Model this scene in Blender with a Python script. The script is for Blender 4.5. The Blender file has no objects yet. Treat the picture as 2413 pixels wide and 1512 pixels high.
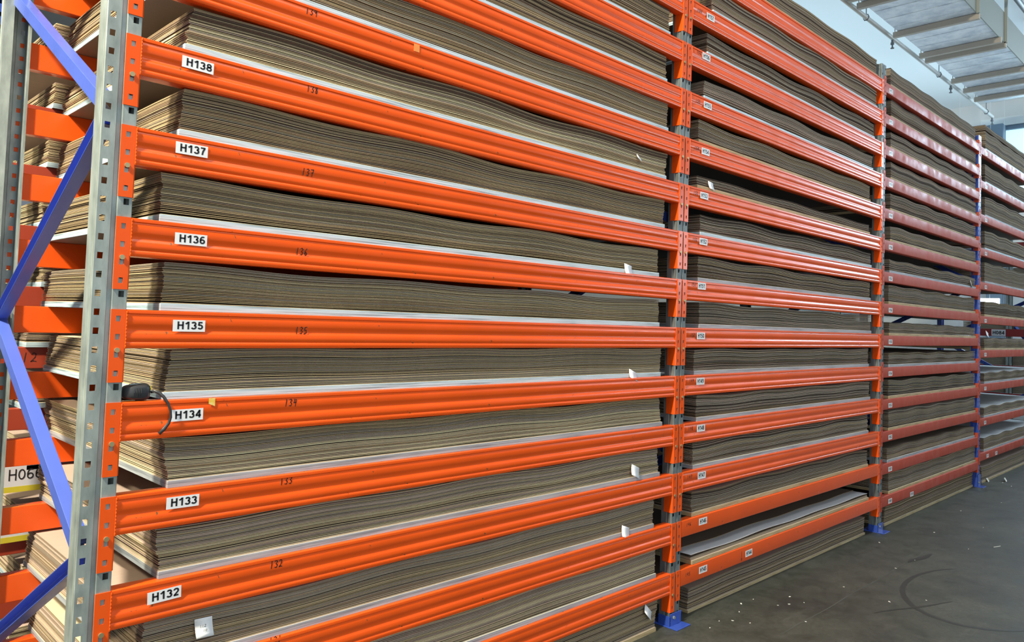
import bpy, math, random
import numpy as np
from mathutils import Matrix, Vector

R = random.Random(7)
SC = bpy.context.scene
COL = SC.collection

# ---------------------------------------------------------------- camera
cd = bpy.data.cameras.new('camera')
cam = bpy.data.objects.new('camera', cd)
COL.objects.link(cam)
SC.camera = cam
cd.sensor_width = 36.0
cd.lens = 36.0 * 1815.0 / 2413.0
cd.shift_x = 0.0
cd.shift_y = -81.26 / 2413.0
cd.clip_start = 0.05
cd.clip_end = 200
YAW, PITCH, ROLL = 0.7878197, 0.0454781, 0.0328058
fw = Vector((math.cos(PITCH) * math.cos(YAW), math.cos(PITCH) * math.sin(YAW), math.sin(PITCH)))
rt = fw.cross(Vector((0, 0, 1))).normalized()
up = rt.cross(fw)
r2 = rt * math.cos(ROLL) + up * math.sin(ROLL)
u2 = -rt * math.sin(ROLL) + up * math.cos(ROLL)
mw = Matrix(((r2.x, u2.x, -fw.x, -0.69433), (r2.y, u2.y, -fw.y, -2.21179), (r2.z, u2.z, -fw.z, 1.51748), (0, 0, 0, 1)))
cam.matrix_world = mw

# ---------------------------------------------------------------- world and light
vs = SC.view_settings
vs.view_transform = 'Standard'
vs.look = 'None'
vs.gamma = 1.0
vs.use_curve_mapping = False
vs.exposure = 0.08
W = bpy.data.worlds.new('world')
SC.world = W
W.use_nodes = True
W.node_tree.nodes['Background'].inputs[0].default_value = (0.62, 0.72, 0.85, 1)
W.node_tree.nodes['Background'].inputs[1].default_value = 0.26


def area(name, loc, target, sx, sy, power, col, shape='RECTANGLE'):
    l = bpy.data.lights.new(name, 'AREA')
    l.shape = shape
    l.size = sx
    if shape == 'RECTANGLE':
        l.size_y = sy
    l.energy = power
    l.color = col
    o = bpy.data.objects.new(name, l)
    COL.objects.link(o)
    o.location = loc
    d = Vector(target) - Vector(loc)
    o.rotation_euler = d.to_track_quat('-Z', 'Y').to_euler()
    o.visible_camera = True
    return o


# high bay lamps over the aisle's near end
area('high_bay_lamp', (-3.6, -0.85, 5.9), (0.6, 0.6, 1.3), 0.42, 0.42, 900, (1.0, 0.90, 0.70), 'DISK')
area('high_bay_lamp_second', (-5.0, 0.0, 5.9), (0.6, 0.6, 1.3), 0.42, 0.42, 260, (1.0, 0.87, 0.62), 'DISK')
# the open loading side of the hall behind the photographer
area('loading_door_daylight', (-0.9, -7.0, 2.8), (0.8, 0.0, 1.3), 5.0, 4.0, 175, (0.88, 0.96, 1.0))
# roof light strips along the aisle
area('roof_light_strip', (1.0, -3.6, 5.95), (1.0, -3.2, 0), 5.0, 0.5, 70, (0.93, 0.97, 1.0))
# window wall at the far end
area('end_window_daylight', (15.9, -1.95, 4.75), (4.0, -2.0, 2.2), 4.8, 1.3, 150, (0.62, 0.80, 1.0))

area('clerestory_window_daylight', (15.9, -2.2, 5.1), (9.0, 0.0, 6.0), 5.0, 0.8, 150, (0.62, 0.84, 1.0))
dl = area('end_ceiling_fill', (15.6, -8.5, 3.4), (8.5, 1.0, 6.6), 4.0, 2.0, 90, (0.74, 0.88, 1.0))  # added fill lamp aimed at the ceiling; there is no door here
dl.data.spread = math.radians(75)
ul = area('rear_ceiling_fill', (11.0, 8.0, 2.2), (10.5, 2.5, 6.3), 8.0, 2.5, 240, (0.60, 0.84, 1.0))  # invented upward fill behind the rack row, brightens the ceiling
ul.data.spread = math.radians(90)
ul = area('front_ceiling_fill', (2.5, -9.5, 2.0), (7.0, 0.4, 6.3), 6.0, 3.0, 60, (0.88, 0.95, 1.0))  # added upward fill for the ceiling from the aisle side
ul.data.spread = math.radians(80)

# ---------------------------------------------------------------- materials
MATS = {}


def mat(name, col, rough=0.5, metal=0.0, spec=0.5, coat=0.0, emit=None, estr=0.0):
    m = bpy.data.materials.new(name)
    m.use_nodes = True
    b = m.node_tree.nodes['Principled BSDF']
    b.inputs['Base Color'].default_value = (*col, 1)
    b.inputs['Roughness'].default_value = rough
    b.inputs['Metallic'].default_value = metal
    b.inputs['Specular IOR Level'].default_value = spec
    b.inputs['Coat Weight'].default_value = coat
    b.inputs['Coat Roughness'].default_value = 0.12
    if emit:
        b.inputs['Emission Color'].default_value = (*emit, 1)
        b.inputs['Emission Strength'].default_value = estr
    MATS[name] = m
    return m


def N(m, t):
    return m.node_tree.nodes.new(t)


def L(m, a, b):
    m.node_tree.links.new(a, b)


def coords(m, scale=(1, 1, 1), kind='Object'):
    tc = N(m, 'ShaderNodeTexCoord')
    mp = N(m, 'ShaderNodeMapping')
    mp.inputs['Scale'].default_value = scale
    L(m, tc.outputs[kind], mp.inputs['Vector'])
    return mp.outputs['Vector']


def noise(m, vec, scale, detail=4, rough=0.55):
    n = N(m, 'ShaderNodeTexNoise')
    n.inputs['Scale'].default_value = scale
    n.inputs['Detail'].default_value = detail
    n.inputs['Roughness'].default_value = rough
    L(m, vec, n.inputs['Vector'])
    return n.outputs['Fac']


def ramp(m, fac, stops):
    r = N(m, 'ShaderNodeValToRGB')
    el = r.color_ramp.elements
    while len(el) < len(stops):
        el.new(0.5)
    for e, (p, c) in zip(el, stops):
        e.position = p
        e.color = (*c, 1)
    L(m, fac, r.inputs['Fac'])
    return r.outputs['Color']


def mix(m, fac, a, b, mode='MIX'):
    x = N(m, 'ShaderNodeMix')
    x.data_type = 'RGBA'
    x.blend_type = mode
    if hasattr(fac, 'links'):
        L(m, fac, x.inputs[0])
    else:
        x.inputs[0].default_value = fac
    for v, i in ((a, 6), (b, 7)):
        if hasattr(v, 'links'):
            L(m, v, x.inputs[i])
        else:
            x.inputs[i].default_value = (*v, 1)
    return x.outputs[2]


def bsdf(m):
    return m.node_tree.nodes['Principled BSDF']


def bump(m, h, strength, dist=0.002):
    b = N(m, 'ShaderNodeBump')
    b.inputs['Strength'].default_value = strength
    b.inputs['Distance'].default_value = dist
    L(m, h, b.inputs['Height'])
    L(m, b.outputs['Normal'], bsdf(m).inputs['Normal'])


def paint(name, c, rough, chip=0.72, coat=0.3):
    m = mat(name, c, rough, 0, 0.5, coat)
    v = coords(m)
    n1 = noise(m, v, 3.0, 3)
    n2 = noise(m, v, 20.0, 6, 0.7)
    base = mix(m, n1, tuple(x * 0.86 for x in c), tuple(min(1, x * 1.08) for x in c))
    chips = ramp(m, n2, [(chip, (0, 0, 0)), (chip + 0.015, (1, 1, 1))])
    L(m, mix(m, chips, base, (0.16, 0.075, 0.03)), bsdf(m).inputs['Base Color'])
    v2 = coords(m, (0.25, 1, 1))
    n3 = noise(m, v2, 60.0, 4, 0.6)
    bump(m, n3, 0.04, 0.001)
    n4 = noise(m, v, 8.0, 4)
    rr = ramp(m, n4, [(0.3, (rough * 0.75,) * 3), (0.75, (rough * 1.35,) * 3)])
    L(m, rr, bsdf(m).inputs['Roughness'])
    return m


ORANGE = paint('orange_paint', (0.84, 0.100, 0.010), 0.22, 0.655, 0.0)
ORANGE2 = paint('hazed_orange_paint', (0.48, 0.070, 0.036), 0.50, 0.71, 0.0)  # orange dulled so the colour carries the haze over the farther bays
SHADEOR = paint('shaded_orange_paint', (0.34, 0.045, 0.018), 0.45, 0.76, 0.0)  # darkened orange: shade on the rack behind is put into the colour
DARKRED = paint('dark_red_paint', (0.25, 0.02, 0.02), 0.45, 0.8, 0.0)
bsdf(ORANGE).inputs['Specular IOR Level'].default_value = 0.38
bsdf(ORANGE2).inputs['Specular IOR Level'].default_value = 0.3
BLUE = paint('blue_paint', (0.035, 0.085, 0.42), 0.30, 0.74, 0.3)
LILAC = paint('brace_blue_paint', (0.075, 0.13, 0.55), 0.36, 0.76, 0.25)

m = GALV = mat('galvanised_post', (0.36, 0.41, 0.38), 0.42, 0.25)
v = coords(m, (1, 1, 0.35))
n1 = noise(m, v, 26, 5)
L(m, ramp(m, n1, [(0.3, (0.19, 0.225, 0.22)), (0.62, (0.33, 0.385, 0.37)), (0.8, (0.43, 0.48, 0.465))]), bsdf(m).inputs['Base Color'])
bump(m, n1, 0.1, 0.001)

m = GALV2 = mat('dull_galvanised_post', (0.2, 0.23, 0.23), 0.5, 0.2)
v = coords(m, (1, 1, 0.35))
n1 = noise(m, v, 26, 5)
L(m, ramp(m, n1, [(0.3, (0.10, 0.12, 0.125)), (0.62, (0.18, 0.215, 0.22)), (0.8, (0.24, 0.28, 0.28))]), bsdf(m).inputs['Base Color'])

BRASS = mat('safety_pin', (0.42, 0.36, 0.20), 0.4, 0.7)
WHITE = mat('sticker_white', (0.82, 0.83, 0.84), 0.45)
BLACK = mat('print_black', (0.012, 0.012, 0.014), 0.5)
INK = mat('marker_ink', (0.03, 0.012, 0.010), 0.6)
YELLOW = mat('yellow_sticker', (0.80, 0.52, 0.03), 0.5)
m = YELLOW
L(m, ramp(m, noise(m, coords(m), 60, 4), [(0.4, (0.80, 0.50, 0.02)), (0.62, (0.85, 0.68, 0.25))]), bsdf(m).inputs['Base Color'])
PALEOR = mat('pale_orange_patch', (0.85, 0.28, 0.06), 0.5)
PAPER = mat('paper_tag', (0.80, 0.82, 0.84), 0.7)
RUBBER = mat('black_rubber', (0.028, 0.03, 0.034), 0.42)
RUBY = mat('tape_yellow', (0.7, 0.55, 0.03), 0.4)


def sheet_edge(name, c):
    m = mat(name, c, 0.85, 0, 0.2)
    v = coords(m, (3, 3, 420))
    n1 = noise(m, v, 1.0, 3, 0.6)
    v2 = coords(m, (30, 30, 90))
    n2 = noise(m, v2, 1.0, 3, 0.6)
    a = mix(m, n1, tuple(x * 0.72 for x in c), tuple(min(1, x * 1.2) for x in c))
    L(m, mix(m, n2, a, tuple(x * 0.75 for x in c), 'MIX'), bsdf(m).inputs['Base Color'])
    return m


def sheet_face(name, c):
    m = mat(name, c, 0.6, 0, 0.35)
    v = coords(m, (1, 14, 1))
    n1 = noise(m, v, 4.0, 5, 0.6)
    L(m, mix(m, n1, tuple(x * 0.88 for x in c), tuple(min(1, x * 1.08) for x in c)), bsdf(m).inputs['Base Color'])
    return m


# slot order for every sheet mesh: 0..6 edges, 7..10 faces
PAL = [sheet_edge('edge_olive', (0.46, 0.36, 0.20)),
       sheet_edge('edge_brown', (0.33, 0.25, 0.15)),
       sheet_edge('edge_grey_brown', (0.37, 0.315, 0.24)),
       sheet_edge('edge_tan', (0.62, 0.51, 0.31)),
       sheet_edge('edge_cream', (0.78, 0.69, 0.42)),
       sheet_edge('edge_pink_beige', (0.52, 0.40, 0.31)),
       sheet_edge('edge_dark', (0.085, 0.06, 0.042)),
       sheet_face('face_brown', (0.20, 0.145, 0.105)),
       sheet_face('face_pink_beige', (0.52, 0.40, 0.33)),
       sheet_face('face_cream', (0.66, 0.60, 0.42)),
       sheet_face('face_white', (0.70, 0.72, 0.74))]

m = PLYW = mat('white_board_edge', (0.72, 0.76, 0.79), 0.55)
v = coords(m, (2.2, 2.2, 210))
n1 = noise(m, v, 1.0, 4, 0.7)
L(m, ramp(m, n1, [(0.38, (0.18, 0.25, 0.28)), (0.47, (0.42, 0.57, 0.63)), (0.64, (0.60, 0.78, 0.85))]), bsdf(m).inputs['Base Color'])
m = PLYG = mat('grey_board_edge', (0.5, 0.54, 0.57), 0.6)
v = coords(m, (2.2, 2.2, 120))
n1 = noise(m, v, 1.0, 4, 0.7)
L(m, ramp(m, n1, [(0.34, (0.16, 0.18, 0.20)), (0.5, (0.34, 0.38, 0.41)), (0.7, (0.50, 0.54, 0.57))]), bsdf(m).inputs['Base Color'])
m = PLYT = mat('tan_board_edge', (0.42, 0.32, 0.17), 0.75)
v = coords(m, (4, 4, 170))
n1 = noise(m, v, 1.0, 4, 0.7)
L(m, ramp(m, n1, [(0.34, (0.22, 0.15, 0.07)), (0.5, (0.44, 0.34, 0.18)), (0.72, (0.60, 0.49, 0.29))]), bsdf(m).inputs['Base Color'])
PLYF = sheet_face('board_face', (0.52, 0.43, 0.35))
PLYU = sheet_face('shaded_board_underside', (0.24, 0.195, 0.15))  # darker than the top face; shade under the boards painted in
PLYC = sheet_face('board_face_cream', (0.70, 0.64, 0.48))

# concrete floor
m = FLOOR = mat('concrete_floor', (0.08, 0.085, 0.075), 0.4)
v = coords(m)
n1 = noise(m, v, 1.3, 9, 0.7)
n2 = noise(m, v, 7.0, 8, 0.7)
base = ramp(m, n1, [(0.34, (0.012, 0.016, 0.011)), (0.5, (0.032, 0.038, 0.028)), (0.64, (0.068, 0.075, 0.060))])
base = mix(m, ramp(m, n2, [(0.35, (0, 0, 0)), (0.75, (0.8, 0.8, 0.8))]), base, (0.085, 0.084, 0.072))
vd = coords(m, (1.0, 9.0, 1))
n5 = noise(m, vd, 1.1, 6, 0.7)
base = mix(m, ramp(m, n5, [(0.6, (0, 0, 0)), (0.8, (0.55, 0.55, 0.55))]), base, (0.13, 0.137, 0.13))
vs2 = coords(m, (0.5, 1.5, 1))
n6 = noise(m, vs2, 1.6, 5, 0.6)
base = mix(m, ramp(m, n6, [(0.57, (0, 0, 0)), (0.72, (0.75, 0.75, 0.75))]), base, (0.020, 0.021, 0.019))
n7 = noise(m, v, 45.0, 6, 0.75)
base = mix(m, ramp(m, n7, [(0.40, (0, 0, 0)), (0.62, (0.5, 0.5, 0.5))]), base, (0.022, 0.025, 0.020))
n8 = noise(m, coords(m, (14.0, 1.2, 1)), 1.5, 7, 0.75)
base = mix(m, ramp(m, n8, [(0.60, (0, 0, 0)), (0.72, (0.4, 0.4, 0.4))]), base, (0.11, 0.115, 0.105))
L(m, base, bsdf(m).inputs['Base Color'])
L(m, ramp(m, n2, [(0.2, (0.42,) * 3), (0.8, (0.7,) * 3)]), bsdf(m).inputs['Roughness'])
bump(m, n2, 0.12, 0.004)
SCUFF = mat('tyre_scuff', (0.026, 0.028, 0.025), 0.5)
DUST = mat('dust_line', (0.055, 0.059, 0.053), 0.8)

CEIL = mat('ceiling_panel', (0.86, 0.88, 0.87), 0.75)
WALLM = mat('end_wall_panel', (0.70, 0.74, 0.76), 0.75)
m = FOIL = mat('duct_foil', (0.84, 0.89, 0.95), 0.30, 0.25)
n1 = noise(m, coords(m, (1, 1, 1)), 5, 6, 0.65)
L(m, ramp(m, n1, [(0.35, (0.60, 0.66, 0.74)), (0.6, (0.88, 0.92, 0.96))]), bsdf(m).inputs['Base Color'])  # pale blue base tone stands in for window reflections on the foil
bump(m, n1, 0.5, 0.02)
DUCT = mat('duct_side', (0.27, 0.29, 0.26), 0.6)
STRAP = mat('strap_beige', (0.40, 0.35, 0.29), 0.55)
PIPE = mat('pipe_white', (0.45, 0.45, 0.42), 0.4)
STEEL = mat('dark_steel', (0.16, 0.17, 0.18), 0.45, 0.6)
GLASS = mat('window_sky_pane', (0.7, 0.85, 1.0), 0.1, 0, 0.5, 0, (0.58, 0.93, 1.0), 0.95)
FRAME = mat('window_frame_paint', (0.16, 0.24, 0.33), 0.5)
BEAMW = mat('window_beam_paint', (0.75, 0.82, 0.85), 0.5)
TUBE = mat('lamp_tube', (1, 1, 1), 0.4, 0, 0.5, 0, (0.85, 0.95, 1.0), 9.0)
SIGNP = mat('sign_pale', (0.60, 0.62, 0.66), 0.5)
SIGNY = mat('sign_yellow', (0.55, 0.47, 0.03), 0.5)
CHIP = mat('paper_scrap', (0.72, 0.74, 0.72), 0.8)


# ---------------------------------------------------------------- mesh helpers
class MB:
    def __init__(s):
        s.v, s.f, s.mi = [], [], []

    def add(s, vs_, fs, mi=0):
        o = len(s.v)
        s.v += [tuple(p) for p in vs_]
        s.f += [tuple(i + o for i in f) for f in fs]
        s.mi += [mi] * len(fs) if isinstance(mi, int) else list(mi)
        return s

    def box(s, x0, x1, y0, y1, z0, z1, mi=0, top=None, bot=None):
        vs_ = [(x0, y0, z0), (x1, y0, z0), (x1, y1, z0), (x0, y1, z0), (x0, y0, z1), (x1, y0, z1), (x1, y1, z1), (x0, y1, z1)]
        fs = [(0, 3, 2, 1), (4, 5, 6, 7), (0, 1, 5, 4), (1, 2, 6, 5), (2, 3, 7, 6), (3, 0, 4, 7)]
        t = mi if top is None else top
        b = mi if bot is None else bot
        return s.add(vs_, fs, [b, t, mi, mi, mi, mi])

    def prism_x(s, prof, x0, x1, mi=0):
        """closed (y,z) profile swept along x"""
        n = len(prof)
        vs_ = [(x0, y, z) for y, z in prof] + [(x1, y, z) for y, z in prof]
        fs = [(i, (i + 1) % n, n + (i + 1) % n, n + i) for i in range(n)]
        fs += [tuple(reversed(range(n))), tuple(range(n, 2 * n))]
        return s.add(vs_, fs, mi)

    def tube(s, pts, r, seg=8, mi=0, flat=1.0):
        pts = [Vector(p) for p in pts]
        rings = []
        prev = None
        for i, p in enumerate(pts):
            d = (pts[min(i + 1, len(pts) - 1)] - pts[max(i - 1, 0)]).normalized()
            a = Vector((0, 0, 1)) if abs(d.z) < 0.9 else Vector((1, 0, 0))
            if prev is not None:
                a = prev
            b1 = (a - d * a.dot(d)).normalized()
            prev = b1
            b2 = d.cross(b1)
            rr = r if not hasattr(r, '__len__') else r[i]
            rings.append([p + b1 * (math.cos(2 * math.pi * k / seg) * rr) + b2 * (math.sin(2 * math.pi * k / seg) * rr * flat) for k in range(seg)])
        vs_ = [q for g in rings for q in g]
        fs = []
        for i in range(len(rings) - 1):
            for k in range(seg):
                fs.append((i * seg + k, i * seg + (k + 1) % seg, (i + 1) * seg + (k + 1) % seg, (i + 1) * seg + k))
        fs.append(tuple(reversed(range(seg))))
        fs.append(tuple(range((len(rings) - 1) * seg, len(rings) * seg)))
        return s.add(vs_, fs, mi)

    def mesh(s, name, mats):
        me = bpy.data.meshes.new(name)
        me.from_pydata(s.v, [], s.f)
        for mm in (mats if isinstance(mats, (list, tuple)) else [mats]):
            me.materials.append(mm)
        me.polygons.foreach_set('material_index', s.mi)
        me.update()
        return me

    def build(s, name, mats, parent=None, loc=(0, 0, 0), smooth=False):
        return obj(name, s.mesh(name, mats), parent, loc, smooth)


def obj(name, me, parent=None, loc=(0, 0, 0), smooth=False):
    o = bpy.data.objects.new(name, me)
    COL.objects.link(o)
    o.location = loc
    if parent:
        o.parent = parent
    if smooth:
        for p in me.polygons:
            p.use_smooth = True
    return o


def tag(o, label, cat, group=None, kind=None):
    o['label'] = label
    o['category'] = cat
    if group:
        o['group'] = group
    if kind:
        o['kind'] = kind
    return o


def empty(name, loc, label, cat, group=None):
    o = bpy.data.objects.new(name, None)
    COL.objects.link(o)
    o.location = loc
    o.empty_display_size = 0.05
    return tag(o, label, cat, group)


def struct(o):
    o['kind'] = 'structure'
    return o


def bevel(o, w=0.001, seg=2):
    b = o.modifiers.new('bevel', 'BEVEL')
    b.width = w
    b.segments = seg
    b.limit_method = 'ANGLE'
    return o


_txt = {}


def arc(cx, cy, rx, ry, a0, a1, n=12):
    return [(cx + rx * math.cos(math.radians(a0 + (a1 - a0) * i / n)), cy + ry * math.sin(math.radians(a0 + (a1 - a0) * i / n))) for i in range(n + 1)]


GL = {
    'H': [[(.11, 0), (.11, 1)], [(.63, 0), (.63, 1)], [(.11, .53), (.63, .53)]],
    '0': [arc(.34, .5, .24, .41, 0, 360, 24)],
    '1': [[(.44, 0), (.44, 1)], [(.10, .70), (.26, .78), (.42, .93)]],
    '2': [arc(.33, .68, .23, .23, 168, -38, 14) + [(.13, .10)], [(.06, .095), (.60, .095)]],
    '3': [arc(.31, .715, .21, .195, 160, -80, 14), arc(.31, .305, .24, .215, 88, -160, 16)],
    '4': [[(.47, 0), (.47, 1)], [(.47, .92), (.09, .33)], [(.02, .30), (.64, .30)]],
    '5': [[(.57, .905), (.19, .905), (.14, .50)], arc(.32, .335, .235, .235, 130, -155, 16)],
    '6': [arc(.34, .315, .225, .225, 0, 360, 20), arc(.40, .48, .285, .43, 190, 60, 12)],
    '7': [[(.05, .905), (.60, .905)], [(.53, .88), (.34, .5), (.25, 0)]],
    '8': [arc(.34, .715, .20, .19, 0, 360, 18), arc(.34, .30, .235, .21, 0, 360, 20)],
    '9': [arc(.34, .685, .225, .225, 0, 360, 20), arc(.28, .52, .285, .43, 10, -120, 12)],
}


def text_mesh(s, h, weight=0.2, sx=1.0, matl=None):
    """grotesque block lettering built from broad strokes, upright in xz facing -y"""
    key = (s, h, weight, sx)
    if key in _txt:
        return _txt[key]
    mb = MB()
    x0 = 0.0
    for ch in s:
        for st in GL[ch]:
            closed = (Vector(st[0]) - Vector(st[-1])).length < 1e-6
            pts = [Vector(p) for p in (st[:-1] if closed else st)]
            n = len(pts)
            lft, rgt = [], []
            for i, p in enumerate(pts):
                a = pts[i - 1] if (i > 0 or closed) else p
                b = pts[(i + 1) % n] if (i < n - 1 or closed) else p
                d1 = (p - a).normalized() if (p - a).length > 0 else None
                d2 = (b - p).normalized() if (b - p).length > 0 else None
                d1 = d1 or d2
                d2 = d2 or d1
                t = (d1 + d2).normalized()
                nn = Vector((-t.y, t.x))
                k = min(1.6, 1.0 / max(0.5, abs(nn.dot(Vector((-d1.y, d1.x))))))
                lft.append(p + nn * weight / 2 * k)
                rgt.append(p - nn * weight / 2 * k)
            vs_ = []
            for lay in (0.0, -0.0002):
                for q in lft + rgt:
                    vs_.append(((x0 + q.x) * h * sx, lay, min(max(q.y, 0), 1) * h))
            m_ = 2 * n
            fs = []
            for i in range(n if closed else n - 1):
                k = (i + 1) % n
                fs.append((m_ + i, m_ + n + i, m_ + n + k, m_ + k))
                fs.append((i, m_ + i, m_ + k, k))
                fs.append((n + k, m_ + n + k, m_ + n + i, n + i))
            if not closed:
                fs.append((0, n, m_ + n, m_))
                fs.append((n - 1, m_ + n - 1, m_ + 2 * n - 1, 2 * n - 1))
            mb.add(vs_, fs)
        x0 += (0.82 if ch == 'H' else 0.74) + (weight - 0.2) * 0.4
    w = (x0 - 0.10) * h * sx
    mb.v = [(a - w / 2, b, c - h / 2) for a, b, c in mb.v]
    me = mb.mesh('lettering', matl or BLACK)
    _txt[key] = me
    return me


STROKES = {
    '0': [[(.5, 1), (.15, .8), (.1, .4), (.3, .03), (.65, .05), (.85, .4), (.8, .8), (.5, 1)]],
    '1': [[(.5, 1), (.45, .5), (.42, 0)]],
    '2': [[(.1, .8), (.4, 1), (.8, .85), (.7, .5), (.1, .02), (.5, .1), (.95, .02)]],
    '3': [[(.1, .9), (.5, 1), (.85, .8), (.4, .55), (.85, .35), (.6, .03), (.1, .08)]],
    '4': [[(.35, 1), (.15, .45), (.85, .5)], [(.8, .95), (.7, -.05)]],
    '5': [[(.85, 1), (.3, .95), (.2, .55), (.7, .55), (.8, .2), (.4, 0), (.1, .1)]],
    '6': [[(.7, 1), (.25, .6), (.15, .2), (.5, 0), (.8, .25), (.5, .45), (.2, .3)]],
    '7': [[(.1, .95), (.9, 1), (.5, 0)], [(.3, .5), (.8, .55)]],
    '8': [[(.75, .85), (.4, 1), (.2, .75), (.7, .4), (.65, .05), (.25, .03), (.25, .35), (.75, .85)]],
    '9': [[(.8, .8), (.4, 1), (.15, .7), (.5, .5), (.8, .75), (.75, 0)]],
}


def hand_mesh(s, h, w, r=0.0011):
    mb = MB()
    x = 0
    for ch in s:
        for st in STROKES[ch]:
            pts = [(x + p[0] * w + 0.12 * p[1] * w, p[1] * h) for p in st]
            for (xa, za), (xb, zb) in zip(pts[:-1], pts[1:]):
                d = Vector((xb - xa, zb - za))
                if d.length < 1e-6:
                    continue
                d.normalize()
                n = Vector((-d.y, d.x)) * r
                e = d * r * 0.6
                q = [(xa - e.x + n.x, za - e.y + n.y), (xa - e.x - n.x, za - e.y - n.y), (xb + e.x - n.x, zb + e.y - n.y), (xb + e.x + n.x, zb + e.y + n.y)]
                vs_ = [(a, 0, b) for a, b in q] + [(a, -0.0003, b) for a, b in q]
                mb.add(vs_, [(4, 5, 6, 7), (3, 2, 1, 0), (0, 1, 5, 4), (1, 2, 6, 5), (2, 3, 7, 6), (3, 0, 4, 7)])
        x += w * 1.35
    for i, vv in enumerate(mb.v):
        mb.v[i] = (vv[0] - x / 2, vv[1], vv[2] - h / 2)
    return mb.mesh('handwriting', INK)


# ---------------------------------------------------------------- rack geometry
PX = [-0.004, 2.7555, 5.5750, 8.2870, 11.0400]   # post centres along the row
FRAME_H = 3.64
REAR_Y = 1.19
NLEV = 14


def zc12(n):
    return 0.07 + 0.25 * (n - 1)


def zc3(n):
    return 0.145 + 0.2505 * (n - 1)


BAY4 = [0.278 + 0.3525 * k for k in range(10)]     # label centre heights


def strip_mesh(prof, z0, z1, hole_segs, zh, hh, name, matl, th=0.0025):
    """open sheet-metal profile in (x,y) swept in z, with real holes in some segments"""
    zs = [z0]
    for z in zh:
        if z - hh / 2 > z0 + 0.004 and z + hh / 2 < z1 - 0.004:
            zs += [z - hh / 2, z + hh / 2]
    zs.append(z1)
    n = len(prof)
    mb = MB()
    vs_ = [(x, y, z) for z in zs for x, y in prof]
    fs = []
    for j in range(len(zs) - 1):
        for i in range(n - 1):
            if j % 2 == 1 and i in hole_segs:
                continue
            fs.append((j * n + i, j * n + i + 1, (j + 1) * n + i + 1, (j + 1) * n + i))
    mb.add(vs_, fs)
    return mb.mesh(name, matl)


HZ = [0.0575 + 0.05 * k for k in range(-1, 75)]
post_prof = [(-0.020, 0.066), (-0.045, 0.066), (-0.045, 0.036), (-0.0405, 0.034), (-0.0405, 0.018), (-0.045, 0.012), (-0.045, 0.006), (-0.043, 0.004),
             (-0.036, 0.004), (-0.022, 0.004), (-0.008, 0.004), (-0.005, 0.009), (0.005, 0.009), (0.008, 0.004),
             (0.022, 0.004), (0.036, 0.004), (0.043, 0.004), (0.045, 0.006), (0.045, 0.012), (0.0405, 0.018), (0.0405, 0.034), (0.045, 0.036), (0.045, 0.066), (0.020, 0.066)]


def post(parent, x, y, rear, blue, z1=FRAME_H):
    pf = post_prof
    if rear:
        pf = [(-0.014, 0.066)] + post_prof[1:-1] + [(0.037, 0.066)]
    me = strip_mesh(pf, 0.004, z1, (8, 14), HZ, 0.017, 'post', blue)
    o = obj('post', me, parent, (x, y, 0))
    if rear:
        o.scale = (1, -1, 1)
    s_ = o.modifiers.new('solid', 'SOLIDIFY')
    s_.thickness = 0.0025
    s_.offset = -1
    return o


def channel(parent, p0, p1, w, d, open_left, matl):
    """C channel brace from p0 to p1 (in a y-z plane); web faces -x unless open_left"""
    p0, p1 = Vector(p0), Vector(p1)
    a = (p1 - p0)
    ln = a.length
    a.normalize()
    b = Vector((1, 0, 0)).cross(a).normalized()
    t = 0.003
    s = 1 if not open_left else -1
    # section in (x, b): web at x=-s*d/2
    sec = [(-s * d / 2, -w / 2), (s * d / 2, -w / 2), (s * d / 2, -w / 2 + t), (-s * d / 2 + s * t, -w / 2 + t),
           (-s * d / 2 + s * t, w / 2 - t), (s * d / 2, w / 2 - t), (s * d / 2, w / 2), (-s * d / 2, w / 2)]
    n = len(sec)
    vs_ = [p0 + Vector((q[0], 0, 0)) + b * q[1] for q in sec] + [p1 + Vector((q[0], 0, 0)) + b * q[1] for q in sec]
    fs = [(i, (i + 1) % n, n + (i + 1) % n, n + i) for i in range(n)]
    mb = MB().add(vs_, fs)
    mb.add(vs_, [(0, 1, 2, 3), (0, 3, 4, 7), (4, 5, 6, 7)])
    mb.add([v_ for v_ in vs_], [(n + 3, n + 2, n + 1, n), (n + 7, n + 4, n + 3, n), (n + 7, n + 6, n + 5, n + 4)])
    return bevel(mb.build('brace', matl, parent), 0.0012, 2)


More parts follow.
